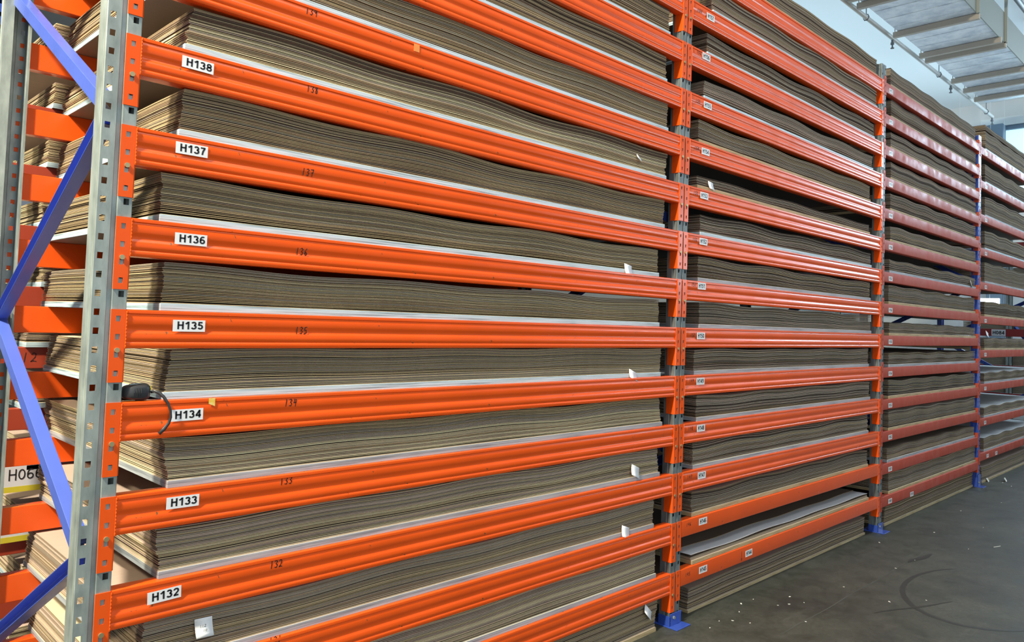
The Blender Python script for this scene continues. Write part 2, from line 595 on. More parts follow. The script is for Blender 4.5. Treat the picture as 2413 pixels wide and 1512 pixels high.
def upright_frame(k, label, blue):
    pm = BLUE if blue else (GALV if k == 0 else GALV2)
    x = PX[k]
    root = empty('upright_frame', (x, 0, 0), label, 'rack frame', 'upright frames of the front rack row')
    dx = -0.02 if k == 0 else 0.0
    top = FRAME_H if k < 3 else 3.60
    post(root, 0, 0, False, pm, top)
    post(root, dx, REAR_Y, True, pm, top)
    bm_ = LILAC if k == 0 else BLUE
    nodes = [(0.055, 0.86), (REAR_Y - 0.06, 0.27)]
    segs = [((0.055, 2.075), (REAR_Y - 0.055, 2.665), False), ((0.055, 2.035), (REAR_Y - 0.055, 1.475), True),
            ((REAR_Y - 0.055, 1.455), (0.055, 0.875), False), ((0.055, 0.845), (REAR_Y - 0.055, 0.265), True),
            ((REAR_Y - 0.055, 2.70), (0.055, 3.27), True)]
    for (y0, z0), (y1, z1), op in segs:
        channel(root, (-0.008 + dx / 2, y0, z0), (-0.008 + dx / 2, y1, z1), 0.042, 0.038, op, bm_)
    for yy, ddx in ((0.03, 0), (REAR_Y - 0.03, dx)):
        fp = MB()
        fp.box(-0.062 + ddx, 0.062 + ddx, yy - 0.085, yy + 0.085, 0.0, 0.006)
        fb = bevel(fp.build('foot_plate', BLUE, root), 0.002)
        sh = MB()
        x0_, x1_ = -0.051 + ddx, 0.051 + ddx
        ya, yb = yy - 0.036, yy + 0.036
        hh = 0.066 if k != 3 and k != 4 else 0.12
        sh.box(x0_, x1_, ya, ya + 0.004, 0.006, hh)
        sh.box(x0_, x0_ + 0.004, ya, yb, 0.006, hh * 0.8)
        sh.box(x1_ - 0.004, x1_, ya, yb, 0.006, hh * 0.8)
        bevel(sh.build('shoe', BLUE, root), 0.001)
        bt = MB()
        bt.tube([(-0.02 + ddx, ya + 0.001, 0.045), (-0.02 + ddx, ya - 0.008, 0.045)], 0.008, 6)
        bt.build('bolt', GALV, root)
    return root


upright_frame(0, 'galvanised grey upright frame with lilac-blue braces at the near left end', False)
upright_frame(1, 'grey upright frame between the big near bay and the second bay', False)
upright_frame(2, 'grey upright frame between the second bay and the plain-beam third bay', False)
upright_frame(3, 'blue upright frame between the third and the far fourth bay', True)
upright_frame(4, 'blue upright frame at the far end of the rack row', True)


# connectors ------------------------------------------------------------
def connector_mesh(h, holes, side, matl, name='end_connector'):
    """front leg with holes plus side leg; side=+1: leg on the beam to the right of the post"""
    s = side
    xa, xb = 0.0055, 0.0425
    xh0, xh1 = 0.0185, 0.0300
    prof = [(s * xa, 0.0), (s * xh0, 0.0), (s * xh1, 0.0), (s * xb, 0.0), (s * 0.0465, 0.004), (s * 0.0465, 0.052)]
    zs = [0.0]
    for z in holes:
        zs += [z - 0.0075, z + 0.0075]
    zs.append(h)
    n = len(prof)
    vs_ = [(x, y, z) for z in zs for x, y in prof]
    fs = []
    for j in range(len(zs) - 1):
        for i in range(n - 1):
            if j % 2 == 1 and i == 1:
                continue
            f = (j * n + i, j * n + i + 1, (j + 1) * n + i + 1, (j + 1) * n + i)
            fs.append(f if s > 0 else tuple(reversed(f)))
    return MB().add(vs_, fs).mesh(name, matl)


H4 = (0.024, 0.074, 0.122, 0.171)
CONN = {('o', 1): connector_mesh(0.196, H4, 1, ORANGE), ('o', -1): connector_mesh(0.196, H4, -1, ORANGE),
        ('f', 1): connector_mesh(0.150, (0.024, 0.074, 0.124), 1, ORANGE2), ('f', -1): connector_mesh(0.150, (0.024, 0.074, 0.124), -1, ORANGE2),
        ('s', 1): connector_mesh(0.150, (0.024, 0.074, 0.124), 1, ORANGE), ('s', -1): connector_mesh(0.150, (0.024, 0.074, 0.124), -1, ORANGE),
        ('d', 1): connector_mesh(0.196, H4, 1, SHADEOR), ('d', -1): connector_mesh(0.196, H4, -1, SHADEOR)}
pin = MB()
pin.tube([(0, 0.001, 0), (0, -0.004, 0)], 0.0068, 12)
PINM = pin.mesh('safety_pin', BRASS)
weld = MB()
for q in range(11):
    zz = 0.096 + 0.0092 * q
    weld.tube([(0.0455, 0.001, zz - 0.005), (0.0455, 0.0000, zz), (0.0455, 0.001, zz + 0.005)], 0.0022, 6)
WELDM = {1: weld.mesh('weld_bead', ORANGE)}
weld2 = MB()
weld2.v = [(-a, b, c) for a, b, c in weld.v]
weld2.f = [tuple(reversed(f)) for f in weld.f]
weld2.mi = list(weld.mi)
WELDM[-1] = weld2.mesh('weld_bead', ORANGE)

T = 0.196
RIB = [(0.004, T), (0.0015, T - 0.0012), (0.0010, T - 0.004), (0.0012, T - 0.010), (0.0045, T - 0.0115), (0.0030, T - 0.014), (0.0022, T - 0.028), (0.0022, T - 0.038),
       (0.0032, T - 0.042), (0.0050, T - 0.046), (0.0062, T - 0.050), (0.0064, T - 0.054), (0.0052, T - 0.058), (0.0028, T - 0.063), (0.0015, T - 0.067),
       (0.0012, T - 0.076), (0.0018, T - 0.084), (0.0040, T - 0.087), (0.0016, T - 0.0895), (0.0010, T - 0.094), (0.0012, T - 0.100), (0.0030, T - 0.1045), (0.006, T - 0.1055),
       (0.046, T - 0.1055), (0.048, T - 0.103), (0.048, T - 0.002), (0.046, T)]
FLAT = [(0.004, T), (0.0015, T - 0.0015), (0.001, T - 0.005), (0.001, T - 0.095), (0.002, T - 0.098), (0.005, T - 0.100), (0.046, T - 0.100), (0.048, T - 0.098), (0.048, T - 0.002), (0.046, T)]
T3 = 0.107
FLAT2 = [(y, z - T + 0.148 if z > T - 0.05 else z - T + 0.148 + 0.015) for y, z in FLAT]
FLAT3 = [(y, z - T + T3 if z > T - 0.05 else z - T + T3 + 0.020) for y, z in FLAT]


def beam_mesh(prof, ln, matl):
    mb = MB()
    # several cross sections so long paint highlights stay smooth
    n = len(prof)
    k = 6
    vs_ = [(ln * j / k, y, z) for j in range(k + 1) for y, z in prof]
    fs = []
    for j in range(k):
        for i in range(n):
            fs.append((j * n + i, (j + 1) * n + i, (j + 1) * n + (i + 1) % n, j * n + (i + 1) % n))
    fs.append(tuple(range(n)))
    fs.append(tuple(reversed(range(k * n, k * n + n))))
    me = mb.add(vs_, fs).mesh('beam', matl)
    for p in me.polygons:
        p.use_smooth = True
    me.set_sharp_from_angle(angle=math.radians(38))
    return me


BM = {}


def get_beam_mesh(kind, ln, matl):
    key = (kind, round(ln, 4), matl.name)
    if key not in BM:
        BM[key] = beam_mesh({'rib': RIB, 'flat': FLAT, 'flat2': FLAT2, 'flat3': FLAT3}[kind], ln, matl)
    return BM[key]


ST_W, ST_H = 0.092, 0.033
stick = MB()
stick.box(-ST_W / 2, ST_W / 2, -0.0004, 0.0, -ST_H / 2, ST_H / 2)
STM = stick.mesh('label_sticker', WHITE)
stick2 = MB()
stick2.box(-0.040, 0.040, -0.0004, 0.0, -0.018, 0.018)
STM2 = stick2.mesh('label_sticker', WHITE)
stick3 = MB()
stick3.box(-0.050, 0.050, -0.0004, 0.0, -0.016, 0.016)
STM3 = stick3.mesh('label_sticker', WHITE)


def sticker(root, code, x, z, tilt=0.0, style=1, rx=0.0):
    """x, z relative to root; style picks sticker size"""
    me = {1: STM, 2: STM2, 3: STM3}[style]
    s = obj('label_sticker', me, root, (x, rx, z))
    s.rotation_euler = (0, tilt, 0)
    h = {1: 0.0222, 2: 0.0235, 3: 0.015}[style]
    sx = {1: 1.12, 2: 0.88, 3: 1.05}[style]
    t = obj('lettering', text_mesh(code, h, 0.205, sx), s, (0.003 if style == 1 else 0, -0.00045, 0.001))
    return s


def beam(bay, n, kind, zc, label, group, code=None, lab=None, hand=None, hand_x=None, pal='o', style=1, y=0.0, rear=False, name='rack_crossbar'):
    x0, x1 = PX[bay] + 0.0465, PX[bay + 1] - 0.0465
    matl = {'o': ORANGE, 'f': ORANGE2, 'd': SHADEOR, 's': ORANGE}[pal]
    root = empty(name, (PX[bay], y, zc), label, 'rack crossbar', group)
    if rear:
        root.location = (PX[bay + 1] - 0.02, y, zc)
        root.rotation_euler = (0, 0, math.pi)
    ln = x1 - x0
    b = obj('rail', get_beam_mesh(kind, ln, matl), root, (0.0465, 0, 0))
    c1 = obj('end_connector', CONN[(pal, 1)], root, (0, 0, 0))
    c2 = obj('end_connector', CONN[(pal, -1)], root, (PX[bay + 1] - PX[bay], 0, 0))
    for c in (c1, c2):
        md = c.modifiers.new('solid', 'SOLIDIFY')
        md.thickness = 0.0035
        md.offset = -1
    if not rear:
        zp = 0.0865
        if pal == 'o':
            obj('weld_bead', WELDM[1], c1, (0, 0, 0))
            obj('weld_bead', WELDM[-1], c2, (0, 0, 0))
            obj('safety_pin', PINM, c1, (0.0245, 0, zp))
            obj('safety_pin', PINM, c2, (-0.0245, 0, zp))
    if code and lab:
        sticker(root, code, lab[0] - PX[bay], lab[1] - zc, lab[2] if len(lab) > 2 else 0.0, style, 0.0008)
    if hand:
        hm = hand_mesh(hand, 0.022 if bay == 0 else 0.018, 0.011 if bay == 0 else 0.012, 0.0013)
        obj('handwritten_number', hm, root, (hand_x[0] - PX[bay], 0.0021 if kind == 'rib' else 0.0009, hand_x[1] - zc))
    return root


ORD = ['zeroth', 'first', 'second', 'third', 'fourth', 'fifth', 'sixth', 'seventh', 'eighth', 'ninth', 'tenth', 'eleventh', 'twelfth', 'thirteenth',
       'fourteenth', 'fifteenth', 'sixteenth', 'seventeenth', 'eighteenth', 'nineteenth', 'twentieth', 'twenty-first', 'twenty-second', 'twenty-third',
       'twenty-fourth', 'twenty-fifth', 'twenty-sixth', 'twenty-seventh', 'twenty-eighth', 'twenty-ninth', 'thirtieth']

LAB1 = {9: (0.198, 2.228, 0.02), 8: (0.193, 1.980, 0.0), 7: (0.204, 1.722, 0.0), 6: (0.211, 1.475, 0.0), 5: (0.218, 1.222, -0.01), 4: (0.219, 0.977, 0.01), 3: (0.181, 0.725, -0.03)}
HAND1 = {10: (0.555, 2.496), 9: (0.571, 2.246), 8: (0.568, 1.975), 7: (0.559, 1.718), 6: (0.570, 1.467), 5: (0.544, 1.240), 4: (0.541, 0.997), 3: (0.520, 0.744), 2: (0.528, 0.510)}
LAB2 = {13: (2.979, 3.221), 12: (2.944, 2.991), 11: (2.968, 2.728), 10: (2.956, 2.472), 9: (2.953, 2.231), 8: (2.954, 1.982), 7: (2.947, 1.741), 6: (2.949, 1.474),
        5: (2.954, 1.232), 4: (2.969, 0.982), 3: (2.987, 0.730), 2: (3.010, 0.484), 1: (3.021, 0.227)}
GB = ['front beams of the near bay', 'front beams of the second bay', 'front beams of the third bay', 'front beams of the far fourth bay']
beams = {}
for n in range(1, NLEV + 1):
    code = 'H%d' % (129 + n)
    if n in LAB1:
        lb = 'ribbed orange front beam with the black on white sticker %s, near bay' % code
    elif n == 10:
        lb = 'ribbed orange front beam with handwritten 139 near the top left of the photo'
    elif n == 2:
        lb = 'ribbed orange front beam of the near bay, directly under the H132 stack of sheets'
    else:
        lb = 'ribbed orange front beam of the near bay, %s one up from the floor' % ORD[n]
    beams[0, n] = beam(0, n, 'rib', zc12(n), lb, GB[0], code if n in LAB1 else None, LAB1.get(n), str(129 + n) if n in HAND1 else None, HAND1.get(n))
for n in range(1, NLEV + 1):
    code = 'H%d' % (144 + n)
    kd = 'flat2' if n <= 2 else 'rib'
    if n in LAB2:
        lb = '%s orange front beam of the second bay with the sticker %s' % ('plain flat' if n <= 2 else 'ribbed', code)
    else:
        lb = 'topmost ribbed orange front beam of the second bay'
    beams[1, n] = beam(1, n, kd, zc12(n) + (0.047 if n <= 2 else 0), lb, GB[1], code if n in LAB2 else None, LAB2.get(n), str(144 + n) if n in LAB2 else None,
                       (2.872, LAB2[n][1] + 0.004) if n in LAB2 else None, pal='s' if n <= 2 else 'o', style=2)
sticker(beams[1, 1], 'H144', 3.521 - PX[1], 0.221 - 0.117, -0.02, 2, 0.0008)
ar = MB()
ar.box(-0.0014, 0.0014, -0.0003, 0, -0.025, 0.028)
ar.add([(-0.008, 0, -0.010), (0.0, 0, -0.028), (0.008, 0, -0.010), (0, 0, -0.017), (-0.008, -0.0003, -0.010), (0.0, -0.0003, -0.028), (0.008, -0.0003, -0.010), (0, -0.0003, -0.017)],
       [(4, 5, 7), (5, 6, 7), (0, 1, 5, 4), (1, 2, 6, 5)])
ar.build('drawn_arrow', INK, beams[1, 1], (3.437 - PX[1], 0.0009, 0.218 - 0.117))
for n in range(1, NLEV + 1):
    code = 'H%d' % (159 + n)
    zx = 5.800 - 0.0055 * n
    lb = 'plain haze-dulled orange front beam of the third bay with a small %s sticker' % code if n <= 8 else 'plain haze-dulled orange front beam of the third bay, %s' % (
        'topmost one' if n == 14 else '%s one down from its top' % ORD[15 - n])
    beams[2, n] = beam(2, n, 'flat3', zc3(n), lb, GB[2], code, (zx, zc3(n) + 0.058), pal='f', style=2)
sticker(beams[2, 1], 'H159', 6.297 - PX[2], 0.045, 0, 2, 0.0008)
for k, zl in enumerate(BAY4):
    zc = zl - 0.060
    lb = 'plain haze-dulled orange front beam of the far fourth bay, %s' % ('lowest one with two stickers' if k == 0 else ('topmost one' if k == 9 else '%s one up from the floor' % ORD[k + 1]))
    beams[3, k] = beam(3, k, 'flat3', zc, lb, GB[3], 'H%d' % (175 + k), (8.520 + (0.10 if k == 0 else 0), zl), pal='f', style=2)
sticker(beams[3, 0], 'H174', 8.964 - PX[3], 0.055, 0, 2, 0.0008)
# rear beams of the near bay, seen through the open frame
for n in range(1, NLEV + 1):
    lb = 'rear orange beam seen through the left frame, %s one up from the floor' % ORD[n]
    beam(0, n, 'flat', zc12(n), lb, 'rear beams of the near bay', pal='o', y=REAR_Y, rear=True)

# stickers, chips and patches on near beams
p_ = MB()
p_.add([(-0.009, 0, 0.012), (0.010, 0, 0.012), (0.010, 0, -0.012), (-0.009, 0, -0.004), (-0.009, -0.0004, 0.012), (0.010, -0.0004, 0.012), (0.010, -0.0004, -0.012), (-0.009, -0.0004, -0.004)],
       [(4, 7, 6, 5), (0, 1, 2, 3), (0, 4, 5, 1), (1, 5, 6, 2), (2, 6, 7, 3), (3, 7, 4, 0)])
o = p_.build('torn_sticker', YELLOW, beams[0, 5], (0.292, 0.0006, 0.184))
p2 = MB()
p2.box(-0.013, 0.013, -0.0003, 0, -0.014, 0.014)
p2.build('paint_patch', PALEOR, beams[0, 10], (0.985, 0.0012, 0.176))

# ---------------------------------------------------------------- stacks of sheets
BASEZ = {}


def wave(x, y, ph, k2, lam=0.80):
    return 0.5 + 0.30 * math.sin(2 * math.pi * x / lam + ph) + 0.12 * math.sin(2 * math.pi * x / (lam * 1.63) + ph * 2.1 + k2) + 0.10 * math.sin(2 * math.pi * y / 0.95 + ph * 1.3 + 0.7 * math.sin(3 * x))


def make_sheet(mb, x0, x1, y0, y1, zb, t, A, ph, k2, edge, face, nx, ny, lam=0.8, local=None):
    ox, oy, oz = local or (0, 0, 0)
    vs_ = []
    xs = [x0 + (x1 - x0) * i / nx for i in range(nx + 1)]
    ys = [y0 + (y1 - y0) * j / ny for j in range(ny + 1)]
    for dz in (0, t):
        for y in ys:
            for x in xs:
                vs_.append((x - ox, y - oy, zb + dz + A * wave(x - x0, y - y0, ph, k2, lam) - oz))
    M = (nx + 1) * (ny + 1)
    fs, mi = [], []
    id_ = lambda i, j, l: l * M + j * (nx + 1) + i
    for j in range(ny):
        for i in range(nx):
            fs.append((id_(i, j, 1), id_(i + 1, j, 1), id_(i + 1, j + 1, 1), id_(i, j + 1, 1)))
            mi.append(face)
            fs.append((id_(i, j, 0), id_(i, j + 1, 0), id_(i + 1, j + 1, 0), id_(i + 1, j, 0)))
            mi.append(face)
    for i in range(nx):
        fs.append((id_(i, 0, 0), id_(i + 1, 0, 0), id_(i + 1, 0, 1), id_(i, 0, 1)))
        fs.append((id_(i + 1, ny, 0), id_(i, ny, 0), id_(i, ny, 1), id_(i + 1, ny, 1)))
        mi += [edge, edge]
    for j in range(ny):
        fs.append((id_(0, j + 1, 0), id_(0, j, 0), id_(0, j, 1), id_(0, j + 1, 1)))
        fs.append((id_(nx, j, 0), id_(nx, j + 1, 0), id_(nx, j + 1, 1), id_(nx, j, 1)))
        mi += [edge, edge]
    mb.add(vs_, fs, mi)


MIXES = {
    'olive': [0, 0, 0, 1, 2, 0, 3, 2, 0, 1],
    'dark': [1, 1, 0, 2, 6, 1, 0, 2, 1, 6],
    'cream': [3, 4, 0, 3, 4, 5, 0, 3, 3, 4],
    'beige': [5, 3, 2, 5, 0, 4, 2, 5, 3, 2],
    'darkgrey': [2, 2, 6, 2, 1, 2, 6, 2, 5, 2],
    'grey': [2, 2, 1, 2, 6, 2, 0, 1, 2, 5],
}
base_count = 0


def base_board(bay_name, lvl_name, x0, x1, y0, z, t, kind, group):
    em = {'w': PLYW, 'g': PLYG, 't': PLYT}[kind]
    fm = PLYC if R.random() < 0.35 else PLYF
    mb = MB()
    mb.box(0, x1 - x0, 0, 1.225, 0, t, 0, 1, 2)
    nm = {'w': 'white-edged', 'g': 'grey-edged', 't': 'tan-edged'}[kind]
    o = bevel(mb.build('base_board', [em, fm, PLYU], None, (x0, y0, z)), 0.0008, 1)
    tag(o, '%s base board under the sheets %s' % (nm, lvl_name), 'board', group)
    return o


FARV = MB()   # every sheet beyond the 297 largest


def stack(bay, z, x0, total, kind, lvl_name, group, pal='olive', A=0.010, top_dx=0.0, y0=0.020, individual=False, lam=0.8, halves=None, n=None, length=2.44, bt=0.021, topface=None, depth=1.22, base=True, amp0=0.0, sn=None):
    x1 = x0 + length
    if base:
        base_board(None, lvl_name, x0 - 0.004, x1 + 0.004, y0 - 0.004, z, bt, kind, group + ' base boards')
    else:
        bt = 0
    z0 = z + bt + 0.0004
    H = total - bt - A * 0.62
    if n is None:
        n = max(4, int(round(H / 0.0054)))
    p = H / n
    ph = R.uniform(0, 6.28)
    k2 = R.uniform(0, 6.28)
    # uneven pitch: some gaps wider
    ws = [R.choice([1.0, 1.0, 1.0, 0.9, 1.0, 1.3] if individual else [1.0, 1.0, 0.9, 1.0, 1.45]) for _ in range(n)]
    sw = sum(ws)
    zz = z0
    jx = jy = 0.0
    for k in range(n):
        fr = (k + 1) / n
        pal_ = pal
        if halves and k < n * halves[0]:
            pal_ = halves[1]
        edge = R.choice(MIXES[pal_])
        face = 7 if R.random() < 0.6 else 8
        if k == n - 1 and topface is not None:
            face = topface
        jx = jx * 0.6 + R.uniform(-0.0035, 0.0035)
        jy = jy * 0.5 + R.uniform(-0.0022, 0.0022)
        pk = H * ws[k] / sw
        t = p * R.choice((0.50, 0.60, 0.70)) if individual else p * 0.52
        xa = x0 + top_dx * fr + jx
        ya = y0 + 0.003 + jy
        a = A * (0.75 * fr + 1.0 * fr * (1 - fr))
        if k == 0:
            a = amp0
        if individual:
            mb = MB()
            org = (xa, ya, zz)
            make_sheet(mb, xa, xa + length, ya, ya + depth, zz, t, a, ph, k2, edge, face, 44, 6, lam, org)
            o = mb.build('board_sheet', PAL, None, org)
            num = n - k
            lb = 'thin brown sheet, %s down in the stack %s' % (ORD[num], sn or lvl_name) if num > 1 else 'topmost thin brown sheet in the stack %s' % (sn or lvl_name)
            tag(o, lb, 'board sheet', group)
        else:
            make_sheet(FARV, xa, xa + length, ya, ya + depth, zz, t, a, ph, k2, edge, face, 34, 2, lam)
        zz += pk
    return z0 + H


# near bay
B1 = {  # level: (x0, total, kind, pal, A, top_dx, halves, topface)
    1: (0.160, 0.150, 'g', 'beige', 0.010, 0.0, None, 9),
    2: (0.130, 0.142, 'g', 'grey', 0.012, 0.008, (0.5, 'olive'), 8),
    3: (0.171, 0.150, 'g', 'beige', 0.012, -0.016, None, 8),
    4: (0.183, 0.150, 'g', 'olive', 0.012, -0.022, (0.5, 'cream'), 7),
    5: (0.158, 0.146, 'w', 'olive', 0.008, 0.018, None, 9),
    6: (0.137, 0.136, 'w', 'olive', 0.010, 0.004, None, 7),
    7: (0.123, 0.138, 'w', 'olive', 0.012, -0.004, None, 7),
    8: (0.163, 0.145, 'w', 'dark', 0.014, 0.008, (0.5, 'olive'), 7),
    9: (0.167, 0.142, 'w', 'dark', 0.014, 0.014, (0.62, 'cream'), 7),
    10: (0.175, 0.150, 'w', 'dark', 0.014, 0.0, (0.5, 'olive'), 7),
    11: (0.155, 0.150, 'w', 'dark', 0.014, 0.0, (0.3, 'olive'), 7),
    12: (0.175, 0.150, 'w', 'dark', 0.014, 0.0, None, 7),
    13: (0.200, 0.145, 'w', 'grey', 0.014, 0.0, None, 7)}
for n, (x0, tot, kd, pal, A, tdx, hv, tf) in B1.items():
    code = 'H%d' % (129 + n)
    if n in LAB1:
        nm = 'on the beam stickered %s' % code
    elif n == 10:
        nm = 'on the beam with handwritten 139'
    else:
        nm = 'on the %s beam up in the near bay' % ORD[n]
    stack(0, zc12(n) + T, x0, tot, kd, nm, 'sheets %s' % nm, pal, A * 1.75, tdx, 0.020, n <= 11, 0.78, hv, 27 if n <= 11 else None, topface=tf,
          sn={1: 'on the near bay lowest beam', 2: 'directly under the H132 stack', 11: 'two above the H138 stack', 10: 'directly above the H138 stack'}.get(n))
stack(0, 0.0, 0.17, 0.155, 't', 'on the floor under the near bay', 'near bay floor stack', 'olive', 0.008, 0.02, 0.020, False, 0.8, topface=8)
# second bay
B2 = {14: (3.030, 0.150, 't', 'grey', 0.014), 13: (3.035, 0.150, 'w', 'grey', 0.016), 12: (2.985, 0.125, 'w', 'darkgrey', 0.016), 11: (2.960, 0.122, 'w', 'darkgrey', 0.016),
      10: (2.915, 0.130, 't', 'grey', 0.014), 9: (2.910, 0.080, 't', 'darkgrey', 0.010), 8: (2.951, 0.130, 'w', 'darkgrey', 0.016), 7: (2.940, 0.140, 'g', 'grey', 0.014),
      6: (2.960, 0.142, 'g', 'grey', 0.012), 5: (2.918, 0.138, 'g', 'grey', 0.010), 4: (2.955, 0.142, 'g', 'grey', 0.010), 3: (2.927, 0.157, 'g', 'grey', 0.014),
      2: (2.925, 0.132, 't', 'grey', 0.014)}
for n, (x0, tot, kd, pal, A) in B2.items():
    nm = 'on the beam stickered H%d' % (144 + n) if n in LAB2 else 'on the topmost beam of the second bay'
    stack(1, zc12(n) + (0.196), x0, tot, kd, nm, 'second bay', pal, A * 1.7, 0.0, 0.020, False, 0.74, amp0=0.0)
nm = 'on the beam stickered H145'
zt = stack(1, zc12(1) + T, 2.93, 0.040, 't', nm, 'second bay', 'cream', 0.006, -0.01, 0.014, False, 0.74, n=6, topface=7)
make_sheet(FARV, 2.92, 5.36, 0.016, 1.24, zt + 0.003, 0.003, 0.010, 1.0, 1.0, 6, 10, 34, 2, 0.74)
make_sheet(FARV, 2.93, 5.36, 0.120, 1.24, zt + 0.0075, 0.003, 0.010, 1.0, 1.0, 1, 7, 34, 2, 0.74)
stack(1, 0.0, 2.950, 0.135, 't', 'on the floor under the second bay', 'second bay', 'dark', 0.014, 0.01, 0.046, False, 0.74, bt=0.016)
# third bay
B3 = {14: (5.765, 0.160, 't', 'darkgrey'), 13: (5.785, 0.150, 't', 'darkgrey'), 12: (5.780, 0.145, 't', 'darkgrey'), 11: (5.790, 0.150, 't', 'darkgrey'), 10: (5.785, 0.150, 't', 'darkgrey'),
      9: (5.795, 0.135, 't', 'grey'), 8: (5.785, 0.118, 'g', 'grey'), 7: (5.770, 0.155, 't', 'grey'), 6: (5.793, 0.116, 't', 'grey'), 5: (5.783, 0.118, 'g', 'grey'),
      4: (5.790, 0.148, 't', 'grey'), 3: (5.795, 0.165, 't', 'grey'), 2: (5.770, 0.118, 'g', 'grey'), 1: (5.813, 0.166, 't', 'grey')}
for n, (x0, tot, kd, pal) in B3.items():
    nm = 'on the small beam sticker H%d' % (159 + n) if n <= 8 else ('on the topmost third bay beam' if n == 14 else 'on the %s beam down in the third bay' % ORD[15 - n])
    nm = nm.replace('on the small beam sticker', 'on the third bay beam stickered')
    stack(2, zc3(n) + T3, x0, tot, kd, nm, 'third bay', pal, 0.023, 0.0, 0.018, False, 0.56, length=2.42)
stack(2, 0.0, 5.78, 0.150, 't', 'on the floor under the third bay', 'third bay', 'dark', 0.014, 0.02, 0.040, False, 0.66)
# fourth bay
HB4 = [0.150, 0.118, 0.120, 0.130, 0.170, 0.220, 0.210, 0.220, 0.205, 0.215]
KB4 = ['g', 'g', 'g', 't', 't', 'g', 'w', 'g', 'w', 'w']
for k, zl in enumerate(BAY4):
    nm = 'on the %s far fourth bay beam' % (['lowest', 'second lowest', 'third lowest', 'fourth lowest', 'fifth lowest', 'fifth highest', 'fourth highest', 'third highest', 'second highest', 'topmost'][k])
    stack(3, zl - 0.060 + T3, 8.55, HB4[k], KB4[k], nm, 'fourth bay', 'grey', 0.026, 0.0, 0.018, False, 0.56, length=2.42, topface=10 if k < 3 else 7)
stack(3, BAY4[9] - 0.06 + T3 + 0.222, 8.55, 0.055, 'g', 'x', 'x', 'grey', 0.012, 0.0, 0.020, False, 0.56, base=False, n=9, length=2.42)
stack(3, 0.0, 8.52, 0.165, 't', 'on the floor under the far fourth bay', 'fourth bay', 'dark', 0.016, 0.0, 0.030, False, 0.62)

# back-to-back row behind the near bay --------------------------------------
BY = 1.335
BKX0 = 0.02
for k, zt_ in enumerate([1.352 + 0.243 * j for j in range(-5, 6)]):
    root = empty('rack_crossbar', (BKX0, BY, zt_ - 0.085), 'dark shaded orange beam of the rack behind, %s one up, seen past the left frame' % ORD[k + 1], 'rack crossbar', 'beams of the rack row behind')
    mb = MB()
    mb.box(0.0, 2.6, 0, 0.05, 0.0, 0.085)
    bevel(mb.build('rail', SHADEOR, root), 0.002)
    if k == 5:
        h_ = hand_mesh('012', 0.036, 0.022, 0.0016)
        obj('handwritten_number', h_, root, (0.095, -0.0003, 0.045))
    nm = 'on the %s beam up in the rack behind' % ORD[k + 1]
    bx = [0.03, 0.12, 0.06, 0.10, 0.02, 0.03, 0.13, 0.10, 0.12, 0.14, 0.12][k]
    stack(0, zt_, 0.10 + bx * 0.4, 0.115, 'w', nm, 'rear row', 'cream' if k != 5 else 'beige', 0.012, 0.0, BY - 0.012, False, 0.78, length=2.44, topface=8, n=22)

far_obj = obj('board_sheet', FARV.mesh('board_sheet', PAL))
tag(far_obj, 'thin brown sheets in the wavy stacks of the farther bays, behind and on the floor', 'board sheets', None, 'stuff')

# rear row post seen at the far left edge
root = empty('upright_frame', (-0.07, BY, 0), 'navy upright post of the rack behind at the upper left photo edge', 'rack frame')
me = strip_mesh(post_prof, 0.0, FRAME_H, (8, 14), HZ, 0.017, 'post', BLUE)
o = obj('post', me, root, (0, 0, 0))
o.modifiers.new('solid', 'SOLIDIFY').thickness = 0.0025

# signs on the rack behind
for (zz, tx, lb) in ((0.784, 'H066', 'white H066 sign with a yellow lower stripe, behind the left frame'), (0.590, None, 'white sign with yellow stripe behind the left frame, below the H066 sign')):
    root = empty('shelf_sign', (0.035, BY - 0.016, zz), lb, 'sign')
    mb = MB()
    mb.box(0, 0.30, 0, 0.003, 0.022, 0.100)
    mb.build('sign_panel', SIGNP, root)
    mb = MB()
    mb.box(0, 0.30, -0.0005, 0.003, 0.0, 0.022)
    mb.build('yellow_stripe', SIGNY, root)
    if tx:
        obj('lettering', text_mesh(tx, 0.044, 0.11, 0.95), root, (0.098, -0.0008, 0.068))

# ---------------------------------------------------------------- tape measure
root = empty('tape_measure', (0.084, 0.026, 1.2665), 'black rubber tape measure with wrist strap lying on the H134 beam', 'tape measure')
mb = MB()
nu, nv = 30, 14
vs_, fs = [], []
for j in range(nv + 1):
    f = -math.pi / 2 + math.pi * j / nv
    cz = math.copysign(abs(math.sin(f)) ** 0.6, math.sin(f))
    cr = abs(math.cos(f)) ** 0.42
    for i in range(nu):
        a = 2 * math.pi * i / nu
        ca, sa = math.cos(a), math.sin(a)
        rx_ = math.copysign(abs(ca) ** 0.72, ca) * 0.037 * cr
        ry_ = math.copysign(abs(sa) ** 0.72, sa) * 0.024 * cr
        rib = 1 + (0.03 if (i in (21, 23, 25)) and 3 < j < 11 else 0)
        vs_.append((rx_ * rib, ry_ * rib, 0.0235 + cz * 0.0215 + 0.002 * ca * cz))
for j in range(nv):
    for i in range(nu):
        fs.append((j * nu + i, j * nu + (i + 1) % nu, (j + 1) * nu + (i + 1) % nu, (j + 1) * nu + i))
mb.add(vs_, fs)
mb.build('case', RUBBER, root, smooth=True)
mb = MB()
mb.tube([(-0.012, -0.0225, 0.014), (-0.012, -0.0255, 0.024), (-0.012, -0.0225, 0.034)], 0.0012, 6)
for q in (-0.006, 0.0, 0.006):
    mb.tube([(q, -0.0235, 0.012), (q, -0.0262, 0.024), (q, -0.0235, 0.036)], 0.0012, 6)
mb.build('grip_ribs', RUBBER, root)
mb = MB()
